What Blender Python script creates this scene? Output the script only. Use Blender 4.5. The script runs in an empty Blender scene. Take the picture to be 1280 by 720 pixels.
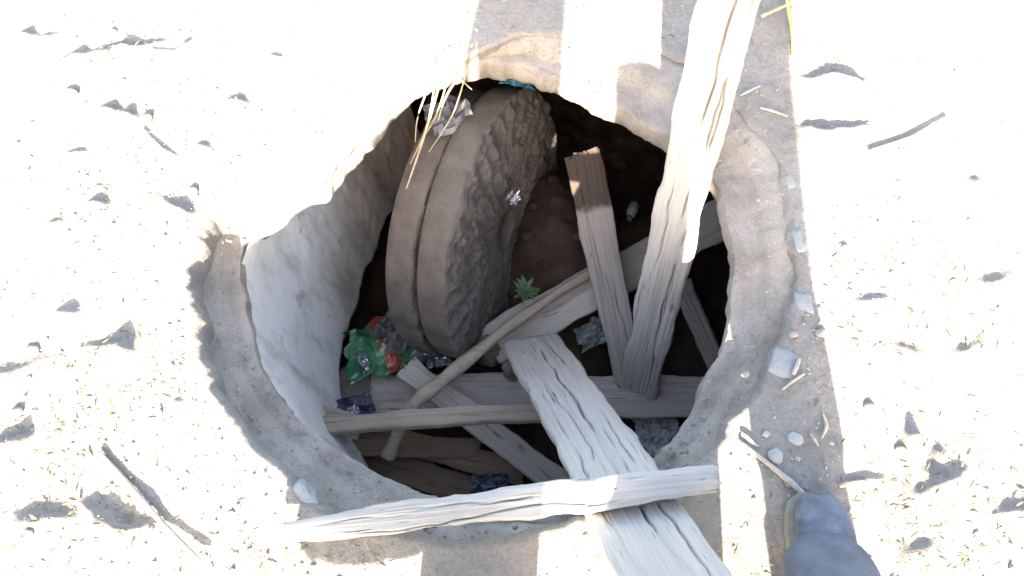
import bpy, bmesh, math, random
import numpy as np
from mathutils import Vector, Matrix

random.seed(7); rng = np.random.default_rng(7)
S = bpy.context.scene
COL = S.collection
R = math.radians

# ------------------------------------------------------------------ camera
CAM_H, PITCH, FPX = 1.45, R(65.0), 1005.0
cd = bpy.data.cameras.new('camera'); cam = bpy.data.objects.new('camera', cd); COL.objects.link(cam)
cam.location = (0, 0, CAM_H); cam.rotation_euler = (math.pi/2 - PITCH, 0, 0)
cd.sensor_width = 36; cd.lens = 36*FPX/1280; cd.clip_start = .01; cd.clip_end = 500
S.camera = cam
# ------------------------------------------------------------------ world, sun, exposure
SUN_EL, SUN_AZ = R(27.0), R(3.6)          # sun stands behind the camera, a little to the left
w = bpy.data.worlds.new('World'); S.world = w; w.use_nodes = True
nt = w.node_tree; bg = nt.nodes['Background']
sky = nt.nodes.new('ShaderNodeTexSky'); sky.sky_type = 'NISHITA'; sky.sun_disc = False
sky.sun_elevation = SUN_EL; sky.sun_rotation = math.pi + SUN_AZ
sky.dust_density = 3.0; sky.air_density = 1.0; sky.ozone_density = 1.0
nt.links.new(sky.outputs[0], bg.inputs[0]); bg.inputs[1].default_value = 0.14
sl = bpy.data.lights.new('sun', 'SUN'); sun = bpy.data.objects.new('sun', sl); COL.objects.link(sun)
sl.energy = 5.0; sl.angle = R(0.5); sl.color = (1.0, .95, .87)
TO_SUN = Vector((-math.sin(SUN_AZ)*math.cos(SUN_EL), -math.cos(SUN_AZ)*math.cos(SUN_EL), math.sin(SUN_EL)))
sun.rotation_euler = TO_SUN.to_track_quat('Z', 'Y').to_euler(); sun.location = TO_SUN*20
S.view_settings.view_transform = 'Standard'; S.view_settings.look = 'None'
S.view_settings.exposure = 2.8; S.view_settings.gamma = 1
S.view_settings.use_white_balance = True; S.view_settings.white_balance_temperature = 7900   # the phone balanced for the shade

# ------------------------------------------------------------------ helpers
AX = Vector((0, math.cos(PITCH), -math.sin(PITCH))); UP = Vector((0, math.sin(PITCH), math.cos(PITCH)))
def at(px, py, z=0.0):
    """point of the place at height z that the photograph shows at this pixel (1280x720)"""
    d = AX + Vector((1, 0, 0))*((px-640)/FPX) + UP*((360-py)/FPX)
    t = (z-CAM_H)/d.z
    return Vector((0, 0, CAM_H)) + d*t

def vnoise(x, y, z=0.0, seed=0):
    x = np.asarray(x, float); y = np.asarray(y, float)+0*x; z = np.asarray(z, float)+0*x
    xi = np.floor(x).astype(np.int64); yi = np.floor(y).astype(np.int64); zi = np.floor(z).astype(np.int64)
    fx, fy, fz = x-xi, y-yi, z-zi
    fx = fx*fx*(3-2*fx); fy = fy*fy*(3-2*fy); fz = fz*fz*(3-2*fz)
    def h(a, b, c):
        n = (a*374761393 + b*668265263 + c*2147483647 + seed*1274126177) & 0xffffffff
        n = ((n ^ (n >> 13))*1274126177) & 0xffffffff
        n = ((n ^ (n >> 16))*2246822519) & 0xffffffff
        return ((n ^ (n >> 15)) & 0xffffff)/float(0xffffff)*2-1
    def l(a, b, t): return a+(b-a)*t
    return l(l(l(h(xi, yi, zi), h(xi+1, yi, zi), fx), l(h(xi, yi+1, zi), h(xi+1, yi+1, zi), fx), fy),
             l(l(h(xi, yi, zi+1), h(xi+1, yi, zi+1), fx), l(h(xi, yi+1, zi+1), h(xi+1, yi+1, zi+1), fx), fy), fz)
def fbm(x, y, z=0.0, sc=1.0, oct=4, seed=0, gain=.5):
    r = 0; a = 1.0; x = np.asarray(x, float)
    for k in range(oct):
        r = r + a*vnoise(x*sc, np.asarray(y, float)*sc, np.asarray(z, float)*sc, seed+k*17); a *= gain; sc *= 2.07
    return r

def mesh_obj(name, verts, faces, mat, parent=None, smooth=True, loc=None):
    me = bpy.data.meshes.new(name)
    me.from_pydata([tuple(map(float, v)) for v in verts], [], [tuple(map(int, f)) for f in faces])
    me.update()
    if smooth: me.polygons.foreach_set('use_smooth', [True]*len(me.polygons))
    if mat: me.materials.append(mat)
    o = bpy.data.objects.new(name, me); COL.objects.link(o)
    if parent: o.parent = parent
    if loc is not None: o.location = loc
    return o
def tag(o, label=None, cat=None, group=None, kind=None):
    if label: o['label'] = label
    if cat: o['category'] = cat
    if group: o['group'] = group
    if kind: o['kind'] = kind
    return o
def empty(name, loc):
    o = bpy.data.objects.new(name, None); COL.objects.link(o); o.location = loc; o.empty_display_size = .05
    return o

# ------------------------------------------------------------------ materials
def new_mat(name):
    m = bpy.data.materials.new(name); m.use_nodes = True
    return m, m.node_tree, m.node_tree.nodes['Principled BSDF']
def ramp(nt, fac, stops):
    r = nt.nodes.new('ShaderNodeValToRGB'); e = r.color_ramp.elements
    while len(e) < len(stops): e.new(.5)
    for q, (p, c) in zip(e, stops): q.position = p; q.color = (*c, 1) if len(c) == 3 else c
    nt.links.new(fac, r.inputs[0]); return r.outputs[0]
def noise_n(nt, vec, scale, detail=6, rough=.6):
    n = nt.nodes.new('ShaderNodeTexNoise'); n.inputs['Scale'].default_value = scale
    n.inputs['Detail'].default_value = detail; n.inputs['Roughness'].default_value = rough
    if vec is not None: nt.links.new(vec, n.inputs['Vector'])
    return n.outputs['Fac']
def mixc(nt, fac, a, b, mode='MIX'):
    m = nt.nodes.new('ShaderNodeMix'); m.data_type = 'RGBA'; m.blend_type = mode
    for s, v in ((m.inputs[0], fac), (m.inputs[6], a), (m.inputs[7], b)):
        if hasattr(v, 'default_value') or hasattr(v, 'links'): nt.links.new(v, s)
        else: s.default_value = v if isinstance(v, (int, float)) else (*v, 1)
    return m.outputs[2]
def coords(nt, which='Object', scale=(1, 1, 1)):
    tc = nt.nodes.new('ShaderNodeTexCoord'); mp = nt.nodes.new('ShaderNodeMapping')
    mp.inputs['Scale'].default_value = scale; nt.links.new(tc.outputs[which], mp.inputs[0]); return mp.outputs[0]
def bump(nt, bsdf, h, strength=.4, dist=.004, chain=None):
    b = nt.nodes.new('ShaderNodeBump'); b.inputs['Strength'].default_value = strength; b.inputs['Distance'].default_value = dist
    nt.links.new(h, b.inputs['Height'])
    if chain is not None: nt.links.new(chain, b.inputs['Normal'])
    nt.links.new(b.outputs[0], bsdf.inputs['Normal']); return b.outputs[0]

def earth_mat(name, c0, c1, c2, scale=6, spk=.0, bs=.5, rough=.95, bdist=.006):
    m, nt, b = new_mat(name); v = coords(nt)
    base = ramp(nt, noise_n(nt, v, scale, 8, .65), [(.3, c0), (.5, c1), (.72, c2)])
    fine = noise_n(nt, v, scale*22, 6, .7)
    col = mixc(nt, .55, base, ramp(nt, fine, [(.3, (.55, .52, .5)), (.62, (1, 1, 1))]), 'MULTIPLY')
    if spk:
        vo = nt.nodes.new('ShaderNodeTexVoronoi'); vo.inputs['Scale'].default_value = scale*9; nt.links.new(v, vo.inputs['Vector'])
        f = ramp(nt, vo.outputs['Distance'], [(.08, (1, 1, 1)), (.2, (0, 0, 0))])
        col = mixc(nt, f, col, tuple(min(1, q*1.35) for q in c2))
    nt.links.new(col, b.inputs['Base Color']); b.inputs['Roughness'].default_value = rough
    b.inputs['Specular IOR Level'].default_value = .2
    n1 = bump(nt, b, fine, bs, bdist)
    bump(nt, b, noise_n(nt, v, scale*70, 4, .7), bs*.8, bdist*.4, n1)
    return m
M = {}
M['ground'] = earth_mat('pale_dry_soil', (.225, .211, .20), (.28, .266, .256), (.33, .315, .305), 5, .0, .7)
M['clay'] = earth_mat('dried_clay_rim', (.29, .255, .235), (.405, .37, .348), (.50, .465, .443), 11, 0, .8)
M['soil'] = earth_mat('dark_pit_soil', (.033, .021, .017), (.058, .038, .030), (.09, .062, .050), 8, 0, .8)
M['clod'] = earth_mat('soil_clod', (.27, .24, .215), (.35, .32, .29), (.42, .39, .36), 30, 0, .4)
M['stone'] = earth_mat('millstone_rock', (.095, .084, .080), (.14, .126, .119), (.18, .164, .156), 12, 0, .5)
M['chip'] = earth_mat('blue_grey_chip', (.25, .272, .29), (.31, .333, .35), (.35, .372, .388), 14, 0, .25)
M['pebble'] = earth_mat('pale_pebble', (.33, .342, .345), (.40, .41, .408), (.46, .465, .462), 20, 0, .15)
M['rubble'] = earth_mat('pit_rubble', (.17, .135, .115), (.25, .21, .185), (.33, .29, .26), 14, 0, .6)

def plaster_mat():
    m, nt, b = new_mat('stained_plaster'); v = coords(nt, 'Object')
    big = noise_n(nt, v, 4.2, 6, .6)
    col = ramp(nt, big, [(.28, (.64, .61, .59)), (.48, (.77, .76, .75)), (.7, (.82, .82, .82))])
    st = noise_n(nt, coords(nt, 'Object', (7, 7, 1.6)), 1.7, 7, .65)        # run-down stains
    col = mixc(nt, ramp(nt, st, [(.50, (0, 0, 0)), (.68, (.75, .75, .75))]), col, (.38, .36, .345))
    ru = noise_n(nt, v, 8.5, 4, .6)
    col = mixc(nt, ramp(nt, ru, [(.66, (0, 0, 0)), (.74, (.7, .7, .7))]), col, (.34, .23, .16))
    nt.links.new(col, b.inputs['Base Color']); b.inputs['Roughness'].default_value = .85
    n1 = bump(nt, b, noise_n(nt, v, 26, 6, .65), .22, .005)
    bump(nt, b, noise_n(nt, v, 180, 4, .65), .3, .002, n1)
    return m
M['plaster'] = plaster_mat()

def wood_mat(name, light, mid, dark, crack=.55, rough=.85):
    m, nt, b = new_mat(name)
    oi = nt.nodes.new('ShaderNodeObjectInfo')
    tc = nt.nodes.new('ShaderNodeTexCoord'); ad = nt.nodes.new('ShaderNodeVectorMath'); ad.operation = 'ADD'
    sc_ = nt.nodes.new('ShaderNodeVectorMath'); sc_.operation = 'SCALE'; sc_.inputs[0].default_value = (13.1, 7.7, 3.3)
    nt.links.new(oi.outputs['Random'], sc_.inputs['Scale'])
    nt.links.new(tc.outputs['Object'], ad.inputs[0]); nt.links.new(sc_.outputs[0], ad.inputs[1])
    def mp(s):
        q = nt.nodes.new('ShaderNodeMapping'); q.inputs['Scale'].default_value = s; nt.links.new(ad.outputs[0], q.inputs[0]); return q.outputs[0]
    grain = noise_n(nt, mp((2.6, 110, 110)), 1.0, 6, .65)
    blot = noise_n(nt, mp((5, 9, 9)), 1.0, 5, .6)
    col = ramp(nt, grain, [(.25, mid), (.55, light), (.8, tuple(min(1, q*1.08) for q in light))])
    col = mixc(nt, ramp(nt, blot, [(.48, (0, 0, 0)), (.75, (.6, .6, .6))]), col, mid)
    cr = noise_n(nt, mp((7, 130, 130)), 1.0, 3, .55)
    cf = ramp(nt, cr, [(.65, (0, 0, 0)), (.675, (1, 1, 1))])
    pit = noise_n(nt, mp((22, 120, 120)), 1.0, 2, .5)
    pf = ramp(nt, pit, [(.72, (0, 0, 0)), (.75, (1, 1, 1))])
    mx = nt.nodes.new('ShaderNodeMath'); mx.operation = 'MAXIMUM'; nt.links.new(cf, mx.inputs[0]); nt.links.new(pf, mx.inputs[1])
    patch = ramp(nt, noise_n(nt, mp((7, 16, 16)), 1.0, 4, .6), [(.42, (.06, .06, .06)), (.6, (1, 1, 1))])
    pm = nt.nodes.new('ShaderNodeMath'); pm.operation = 'MULTIPLY'; nt.links.new(mx.outputs[0], pm.inputs[0]); nt.links.new(patch, pm.inputs[1]); mx = pm
    ml = nt.nodes.new('ShaderNodeMath'); ml.operation = 'MULTIPLY'; nt.links.new(mx.outputs[0], ml.inputs[0]); ml.inputs[1].default_value = crack
    vk = nt.nodes.new('ShaderNodeTexVoronoi'); vk.inputs['Scale'].default_value = 1.0; nt.links.new(mp((6, 14, 14)), vk.inputs['Vector'])
    col = mixc(nt, ramp(nt, vk.outputs['Distance'], [(.05, (.75, .75, .75)), (.13, (.0, .0, .0))]), col, tuple(.5*(q+r) for q, r in zip(mid, dark)))      # knots and nail stains
    col = mixc(nt, ml.outputs[0], col, dark)
    nt.links.new(col, b.inputs['Base Color']); b.inputs['Roughness'].default_value = rough
    b.inputs['Specular IOR Level'].default_value = .25
    sb = nt.nodes.new('ShaderNodeMath'); sb.operation = 'SUBTRACT'; nt.links.new(grain, sb.inputs[0]); nt.links.new(mx.outputs[0], sb.inputs[1])
    bump(nt, b, sb.outputs[0], .55, .003)
    return m
M['wood'] = wood_mat('weathered_grey_wood', (.44, .43, .415), (.315, .302, .29), (.045, .035, .03), .9)
M['wood_mid'] = wood_mat('greyed_board_wood', (.47, .447, .425), (.35, .328, .308), (.04, .03, .027), .9)
M['wood_pit'] = wood_mat('dusty_pit_wood', (.35, .322, .305), (.25, .225, .212), (.05, .035, .03), .7)
M['wood_dust'] = wood_mat('dust_covered_wood', (.44, .405, .38), (.32, .29, .27), (.06, .045, .035), .7)
M['wood_brown'] = wood_mat('brown_pit_wood', (.19, .135, .10), (.125, .085, .062), (.04, .025, .018), .6)
M['wood_tan'] = wood_mat('tan_lath_wood', (.36, .31, .26), (.25, .205, .165), (.06, .04, .03), .6)

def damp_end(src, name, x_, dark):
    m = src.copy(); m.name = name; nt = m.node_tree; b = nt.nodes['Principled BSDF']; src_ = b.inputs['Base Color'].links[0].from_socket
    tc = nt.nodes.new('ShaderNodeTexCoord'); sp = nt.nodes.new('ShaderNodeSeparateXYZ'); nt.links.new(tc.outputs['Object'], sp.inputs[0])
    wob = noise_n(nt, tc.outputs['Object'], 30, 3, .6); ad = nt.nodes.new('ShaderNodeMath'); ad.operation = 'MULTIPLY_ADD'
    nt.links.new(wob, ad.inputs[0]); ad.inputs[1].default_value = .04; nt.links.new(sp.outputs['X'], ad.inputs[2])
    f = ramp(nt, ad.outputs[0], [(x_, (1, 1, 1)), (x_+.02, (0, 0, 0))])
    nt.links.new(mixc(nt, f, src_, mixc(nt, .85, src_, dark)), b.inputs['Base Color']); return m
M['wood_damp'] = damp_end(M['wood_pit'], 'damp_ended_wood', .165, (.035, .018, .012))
def plain(name, col, rough=.6, metal=0., spec=.4, var=.25, scale=30, trans=0, alpha=1, bs=.3):
    m, nt, b = new_mat(name); v = coords(nt)
    c = ramp(nt, noise_n(nt, v, scale, 5, .6), [(.3, tuple(q*(1-var) for q in col)), (.7, tuple(min(1, q*(1+var)) for q in col))])
    nt.links.new(c, b.inputs['Base Color']); b.inputs['Roughness'].default_value = rough
    b.inputs['Metallic'].default_value = metal; b.inputs['Specular IOR Level'].default_value = spec
    b.inputs['Transmission Weight'].default_value = trans; b.inputs['Alpha'].default_value = alpha
    bump(nt, b, noise_n(nt, v, scale*3, 4, .6), bs, .002)
    return m
M['straw'] = plain('dry_straw', (.36, .315, .225), .7, scale=60)
M['twig'] = plain('grey_twig', (.40, .37, .33), .8, scale=60)
M['stem_green'] = plain('yellow_green_stem', (.50, .55, .18), .6, scale=60)
M['leaf'] = plain('green_leaf', (.055, .105, .04), .6, scale=60)
M['leaf_dry'] = plain('dry_leaf', (.135, .145, .10), .7, scale=50)
M['foil'] = plain('silver_foil', (.62, .64, .70), .28, .95, scale=20, bs=.2)
M['film_grey'] = plain('grey_plastic_film', (.13, .132, .155), .3, 0, .6, scale=25)
M['film_pale'] = plain('pale_plastic_film', (.42, .46, .47), .45, 0, .5, scale=25)
M['film_teal'] = plain('teal_plastic', (.03, .13, .19), .4, 0, .5, scale=25)
M['film_blue'] = plain('dark_blue_film', (.10, .105, .16), .2, 0, .8, scale=25)
M['clear'] = plain('clear_plastic', (.75, .78, .8), .15, 0, .6, var=.05, trans=.7)
M['cloth'] = plain('blue_grey_trousers', (.105, .125, .165), .85, scale=18, bs=.5)
M['jacket'] = plain('dark_jacket', (.06, .06, .07), .85, scale=20)
M['skin'] = plain('skin', (.45, .29, .21), .5, var=.08)
M['hair'] = plain('dark_hair', (.02, .016, .013), .6)
M['boot'] = plain('grey_blue_boot', (.115, .135, .17), .75, var=.5, scale=22, bs=.9)
M['sole'] = plain('worn_sole', (.22, .22, .20), .7)
M['phone'] = plain('phone_shell', (.02, .02, .022), .25)
def bag_mat():
    m, nt, b = new_mat('printed_snack_bag'); v = coords(nt, 'Object')
    sp = nt.nodes.new('ShaderNodeSeparateXYZ'); nt.links.new(v, sp.inputs[0])
    wob = noise_n(nt, v, 18, 3, .6)
    vo = nt.nodes.new('ShaderNodeTexVoronoi'); vo.inputs['Scale'].default_value = 26; nt.links.new(v, vo.inputs['Vector'])
    ad = nt.nodes.new('ShaderNodeMath'); ad.operation = 'MULTIPLY_ADD'; nt.links.new(wob, ad.inputs[0]); ad.inputs[1].default_value = .09; nt.links.new(sp.outputs['X'], ad.inputs[2])
    mr = nt.nodes.new('ShaderNodeMapRange'); nt.links.new(ad.outputs[0], mr.inputs[0]); mr.inputs[1].default_value = -.06; mr.inputs[2].default_value = .16
    col = ramp(nt, mr.outputs[0], [(.0, (.03, .17, .09)), (.40, (.04, .20, .10)), (.47, (.33, .05, .04)), (.62, (.36, .07, .05)), (.68, (.06, .20, .10)), (.82, (.07, .19, .10)), (.9, (.20, .20, .24))])
    yl = ramp(nt, vo.outputs['Distance'], [(.14, (1, 1, 1)), (.2, (0, 0, 0))])
    col = mixc(nt, yl, col, (.45, .27, .07))
    nt.links.new(col, b.inputs['Base Color']); b.inputs['Roughness'].default_value = .22; b.inputs['Specular IOR Level'].default_value = .8
    return m
M['bag'] = bag_mat()

# ------------------------------------------------------------------ contours of the opening
CEN = at(612, 345, 0)
# ground edge: pixel, height of the rim shelf under it
G_PX = [(268, 252, -.09), (250, 295, -.09), (242, 345, -.09), (250, 410, -.09), (266, 465, -.09), (298, 530, -.09), (343, 580, -.09),
        (400, 622, -.09), (460, 648, -.09), (530, 662, -.08), (610, 668, -.08), (700, 652, -.08), (790, 622, -.085), (862, 582, -.085), (915, 526, -.08),
        (955, 455, -.06), (982, 380, -.035), (990, 310, -.02), (982, 240, -.02), (960, 185, -.02), (925, 135, -.02), (880, 90, -.02), (820, 60, -.018),
        (740, 47, -.018), (650, 45, -.018), (592, 66, -.018), (550, 84, -.018), (505, 110, -.018), (465, 158, -.018), (432, 196, -.02), (396, 228, -.03), (345, 242, -.08), (300, 248, -.09)]
R_PX = [(300, 285), (294, 320), (299, 360), (305, 400), (313, 432), (328, 465), (350, 500), (385, 533), (425, 562), (475, 592), (525, 612), (575, 627),
        (650, 632), (730, 620), (790, 592), (822, 567), (856, 530), (882, 480), (902, 440), (913, 398), (914, 350), (908, 300), (897, 250), (880, 215), (835, 178),
        (792, 156), (742, 131), (692, 106), (645, 90), (600, 86), (560, 94), (528, 110), (508, 120), (482, 152), (476, 166), (450, 194), (412, 238), (385, 242), (345, 258), (318, 268)]
def polar(P):
    a = np.array([math.atan2(p.y-CEN.y, p.x-CEN.x) for p in P]); r = np.array([math.hypot(p.x-CEN.x, p.y-CEN.y) for p in P])
    o = np.argsort(a); return a[o], r[o], o
gA, gR, go = polar([at(x, y, 0) for x, y, z in G_PX]); gZ = np.array([z for _, _, z in G_PX])[go]
rA, rR, _ = polar([at(x, y, -.08) for x, y in R_PX])
def per(A, V, t): return np.interp(t, np.concatenate([A-2*np.pi, A, A+2*np.pi]), np.concatenate([V, V, V]))
def smooth(A, V, t, k=.035):
    return sum(per(A, V, t+d)*w_ for d, w_ in ((-k, .25), (0, .5), (k, .25)))
def rim_in(t):
    ct, st = np.cos(t), np.sin(t)
    return smooth(rA, rR, t, .02) + .0045*fbm(ct*9, st*9, 0, 1, 4, 3) + .004*np.maximum(0, st)*fbm(ct*26, st*26, 0, 1, 3, 5)
def gnd_in(t):
    ct, st = np.cos(t), np.sin(t)
    return smooth(gA, gR, t) + .009*fbm(ct*7, st*7, 0, 1, 5, 9, .55)
def rim_z(t): return per(gA, gZ, t)

# ------------------------------------------------------------------ ground: one sheet with the opening, out to the horizon
RIDGES = [  # little soil ridges and trodden dents that throw the short shadows on the sunlit ground: pixel, half-length px, height
    (45, 42, 20, .022), (115, 58, 34, .024), (165, 55, 34, .028), (215, 58, 30, .018), (75, 85, 16, .012), (345, 66, 12, .016), (300, 122, 13, .016), (263, 182, 18, .018),
    (150, 140, 24, .02), (225, 255, 34, .016), (125, 252, 14, .014), (95, 185, 14, .010), (70, 275, 14, .012), (105, 275, 12, .012),
    (15, 455, 34, .026), (120, 435, 42, .026), (85, 385, 14, .02), (150, 430, 18, .018), (15, 545, 22, .03), (60, 645, 40, .024), (130, 640, 30, .026), (170, 655, 26, .016),
    (190, 475, 8, .018), (225, 498, 8, .016), (1040, 96, 38, .026), (1040, 155, 38, .026), (1240, 345, 26, .014), (1130, 432, 24, .012), (1215, 430, 24, .012), (1240, 395, 16, .012),
    (1140, 545, 8, .03), (1170, 605, 34, .026), (1270, 640, 22, .018), (1145, 690, 26, .014), (1090, 372, 20, .012), (1170, 560, 10, .014), (1215, 222, 8, .012), (1160, 585, 12, .014), (35, 40, 14, .016)]
def ground_z(x, y):
    z = .010*fbm(x, y, 0, 2.2, 3, 21) + 0.0026*fbm(x, y, 0, 9, 4, 22, .55) + .0011*fbm(x, y, 0, 55, 3, 23, .6)
    return z
def ridge_z(x, y):
    z = np.zeros_like(x)
    for px, py, hl, h in RIDGES:
        p = at(px, py+6, 0); sc = FPX/(p - Vector((0, 0, CAM_H))).dot(AX)
        a = hl/sc; u = (x-p.x)/a + .25*vnoise(x*30, y*30, 0, int(px)); v = (y-p.y - .35*(x-p.x)*math.sin(px)) + .010*vnoise(x*22, y*22, 5, int(py))
        prof = np.where(v < 0, np.exp(-(v/.045)**2), np.exp(-(v/.011)**2))
        z = z + h*np.exp(-np.abs(u)**3)*prof*(.75+.5*vnoise(x*28+px, y*28, 1, int(px+py)))
    return z
def gz1(p):
    x = np.array([p.x]); y = np.array([p.y]); return float((ground_z(x, y)+ridge_z(x, y))[0])
NA = 880
offs = list(np.arange(.016, 1.05, .0062)); s_ = .0062; o_ = offs[-1]
while o_ < 90: s_ *= 1.16; o_ += s_; offs.append(o_)
th = np.linspace(-np.pi, np.pi, NA, endpoint=False); ge = gnd_in(th); rz = rim_z(th)
rows = []
for q, (dr, f) in enumerate(((.010, 1.25), (.003, .8), (.0, .45), (.003, .18), (.008, .05))):       # the broken drop down to the clay rim
    rr = ge+dr+.004*fbm(np.cos(th)*14, np.sin(th)*14, q*1.6, 1, 3, 31); x = CEN.x+np.cos(th)*rr; y = CEN.y+np.sin(th)*rr
    rows.append(np.stack([x, y, rz*f - .012*(f > 1) + ground_z(x, y)*(1-min(1, f))], 1))
for k, dr in enumerate(offs):
    rr = ge*max(0, 1-dr/2.) + (dr if dr > 2 else dr + ge.mean()*min(1, dr/2.)) if dr < 2 else ge.mean()+dr+0*ge
    x = CEN.x+np.cos(th)*rr; y = CEN.y+np.sin(th)*rr
    fade = np.clip((dr-.01)/.05, 0, 1); z = ground_z(x, y)*(.5+.5*fade)
    if dr < 1.05: z = z + ridge_z(x, y)*fade
    if dr > 4: z = z + .04*fbm(x, y, 0, .25, 3, 40)
    rows.append(np.stack([x, y, z], 1))
V = np.concatenate(rows); nr = len(rows); F = []
for k in range(nr-1):
    a = np.arange(NA)+k*NA; b = np.roll(np.arange(NA), -1)+k*NA
    F.append(np.stack([a, a+NA, b+NA, b], 1))
ground = mesh_obj('ground', V, np.concatenate(F), M['ground']); tag(ground, kind='structure')

# ------------------------------------------------------------------ the pit: clay rim and plaster lining
pit = empty('clay_lined_pit', (CEN.x, CEN.y, -.95))
tag(pit, 'wide open pit mouth with a pale dried clay rim and stained plaster side', 'pit')
PO = Vector((CEN.x, CEN.y, -.95))
NT = 800; th = np.linspace(-np.pi, np.pi, NT, endpoint=False)
ri = rim_in(th); ro = np.maximum(gnd_in(th)+.045, ri+.03); rz = rim_z(th); rows = []
for t in np.linspace(0, 1, 40):
    rr = ro+(ri-ro)*t; x = np.cos(th)*rr; y = np.sin(th)*rr
    zz = rz + .010*math.exp(-((t-.30)/.16)**2) - .024*(1/(1+math.exp(-(t-.62)*42))) - .012*t*t
    zz = zz + .0032*fbm(x, y, 0, 10, 4, 51, .6) + .0016*fbm(x, y, 0, 70, 3, 52)
    groove = .009*np.clip(np.cos(th)*2+.2, 0, 1)*np.exp(-((t-.62-.10*fbm(th*4, 0*th, 0, 1, 3, 53))/.03)**2)*(vnoise(th*3, 0*th+3, 0, 54) > -.3)
    rows.append(np.stack([x, y, zz-groove], 1))
for dr, dz in ((.0, -.012), (-.003, -.03), (.002, -.055), (.015, -.085), (.05, -.11), (.12, -.12)):
    rr = ri+dr+.004*vnoise(th*22, 0*th+dz*60, 0, 55); rows.append(np.stack([np.cos(th)*rr, np.sin(th)*rr, rz-.03+dz+.004*vnoise(th*14, 0*th+dz*40, 0, 56)], 1))
V = np.concatenate(rows); V[:, 2] += .95; nr = len(rows); F = []
for k in range(nr-1):
    a = np.arange(NT)+k*NT; b = np.roll(np.arange(NT), -1)+k*NT; F.append(np.stack([a, b, b+NT, a+NT], 1))
rim = mesh_obj('rim', V, np.concatenate(F), M['clay'], pit); rim['label'] = 'pale rough clay lip round the opening'
# lining: only the left and near part of the pit keeps its plaster; its lower edge is broken and rises to the far end
LQ = []
for (px, py), zb, k in (((700, 628), -.95, .0), ((620, 630), -.95, .0), ((525, 612), -.95, .02), ((425, 562), -.93, .04), ((350, 500), -.86, .06), ((313, 432), -.82, .07), ((299, 360), -.79, .075)):
    p = at(px, py, -.08); d = Vector((p.x-CEN.x, p.y-CEN.y, 0)).normalized(); t_ = p+d*.03; b_ = p-d*k; LQ.append((t_.x, t_.y, b_.x, b_.y, zb))
LQ += [(-.588, .88, -.500, .86, -.77), (-.556, 1.02, -.472, 1.0, -.77), (-.485, 1.35, -.405, 1.33, -.85), (-.40, 1.75, -.315, 1.72, -.97)]
LQ = np.array(LQ); cum = np.concatenate([[0], np.cumsum(np.hypot(*np.diff(LQ[:, :2], axis=0).T))]); NL, ND = 190, 60
us = np.linspace(0, cum[-1], NL); Q = np.stack([sum(np.interp(us+d, cum, LQ[:, c])*w_ for d, w_ in ((-.06, .25), (0, .5), (.06, .25))) for c in range(5)], 1)
tg = np.gradient(Q[:, :2], axis=0); tg /= np.linalg.norm(tg, axis=1)[:, None]; nrm = np.stack([-tg[:, 1], tg[:, 0]], 1)          # outward
nrm *= np.sign((nrm*(Q[:, :2]-np.array([CEN.x, CEN.y]))).sum(1))[:, None]
zb = Q[:, 4] + .025*fbm(us, 0*us, 0, 9, 4, 61); ztop = rim_z(np.arctan2(Q[:, 1]-CEN.y, Q[:, 0]-CEN.x))-.045
rows = []
for layer in (0, 1):
    for k in range(ND+1):
        t = k/ND; t = t if layer == 0 else 1-t
        off = .005*fbm(us, 0*us+t*.7, 0, 4, 3, 62) + .0012*fbm(us, 0*us+t*.8, 0, 34, 3, 63) + .012*math.sin(t*math.pi) + layer*(.07+.02*vnoise(us*12, 0*us+t*8, 0, 64))
        xy = Q[:, :2]*(1-t)+Q[:, 2:4]*t + nrm*np.asarray(off)[:, None]
        rows.append(np.stack([xy[:, 0]-CEN.x, xy[:, 1]-CEN.y, ztop*(1-t)+zb*t+.95], 1))
V = np.concatenate(rows); nr = len(rows); F = []
for k in range(nr-1):
    a = np.arange(NL-1)+k*NL; F.append(np.stack([a, a+NL, a+NL+1, a+1], 1))
F = [tuple(f) for f in np.concatenate(F)]
for side in (0, NL-1):
    for k in range(ND): q = [k*NL+side, (k+1)*NL+side, (nr-2-k)*NL+side, (nr-1-k)*NL+side]; F.append(tuple(q if side else q[::-1]))
lin = mesh_obj('plaster_lining', V, F, M['plaster'], pit); lin['label'] = 'grey stained plaster wall with a broken lower edge'

# ------------------------------------------------------------------ the dark chamber below, with its earth floor
FLOOR = -.95
def floor_z(x, y):
    m = at(700, 270, -.6); s = at(560, 470, -.85)
    z = FLOOR + .36*np.exp(-((x-m.x)**2/.05+(y-m.y)**2/np.where(y < m.y, .07, .12))) + .05*np.exp(-((x-s.x)**2/.05+(y-s.y)**2/.05))
    return z + .03*fbm(x, y, 0, 3.2, 4, 71) + .018*fbm(x, y, 0, 16, 5, 72, .62)
def fz(p): return float(floor_z(np.array([p.x]), np.array([p.y]))[0])
x0, x1, y0, y1 = -1.15, 1.25, -.25, 2.35; nx, ny = 170, 180
gx, gy = np.meshgrid(np.linspace(x0, x1, nx), np.linspace(y0, y1, ny)); gx, gy = gx.ravel(), gy.ravel()
V = [np.stack([gx, gy, floor_z(gx, gy)], 1)]; F = []
ii = (np.arange(nx-1)[None, :]+np.arange(ny-1)[:, None]*nx).ravel(); F.append(np.stack([ii, ii+1, ii+nx+1, ii+nx], 1))
n0 = nx*ny
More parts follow.
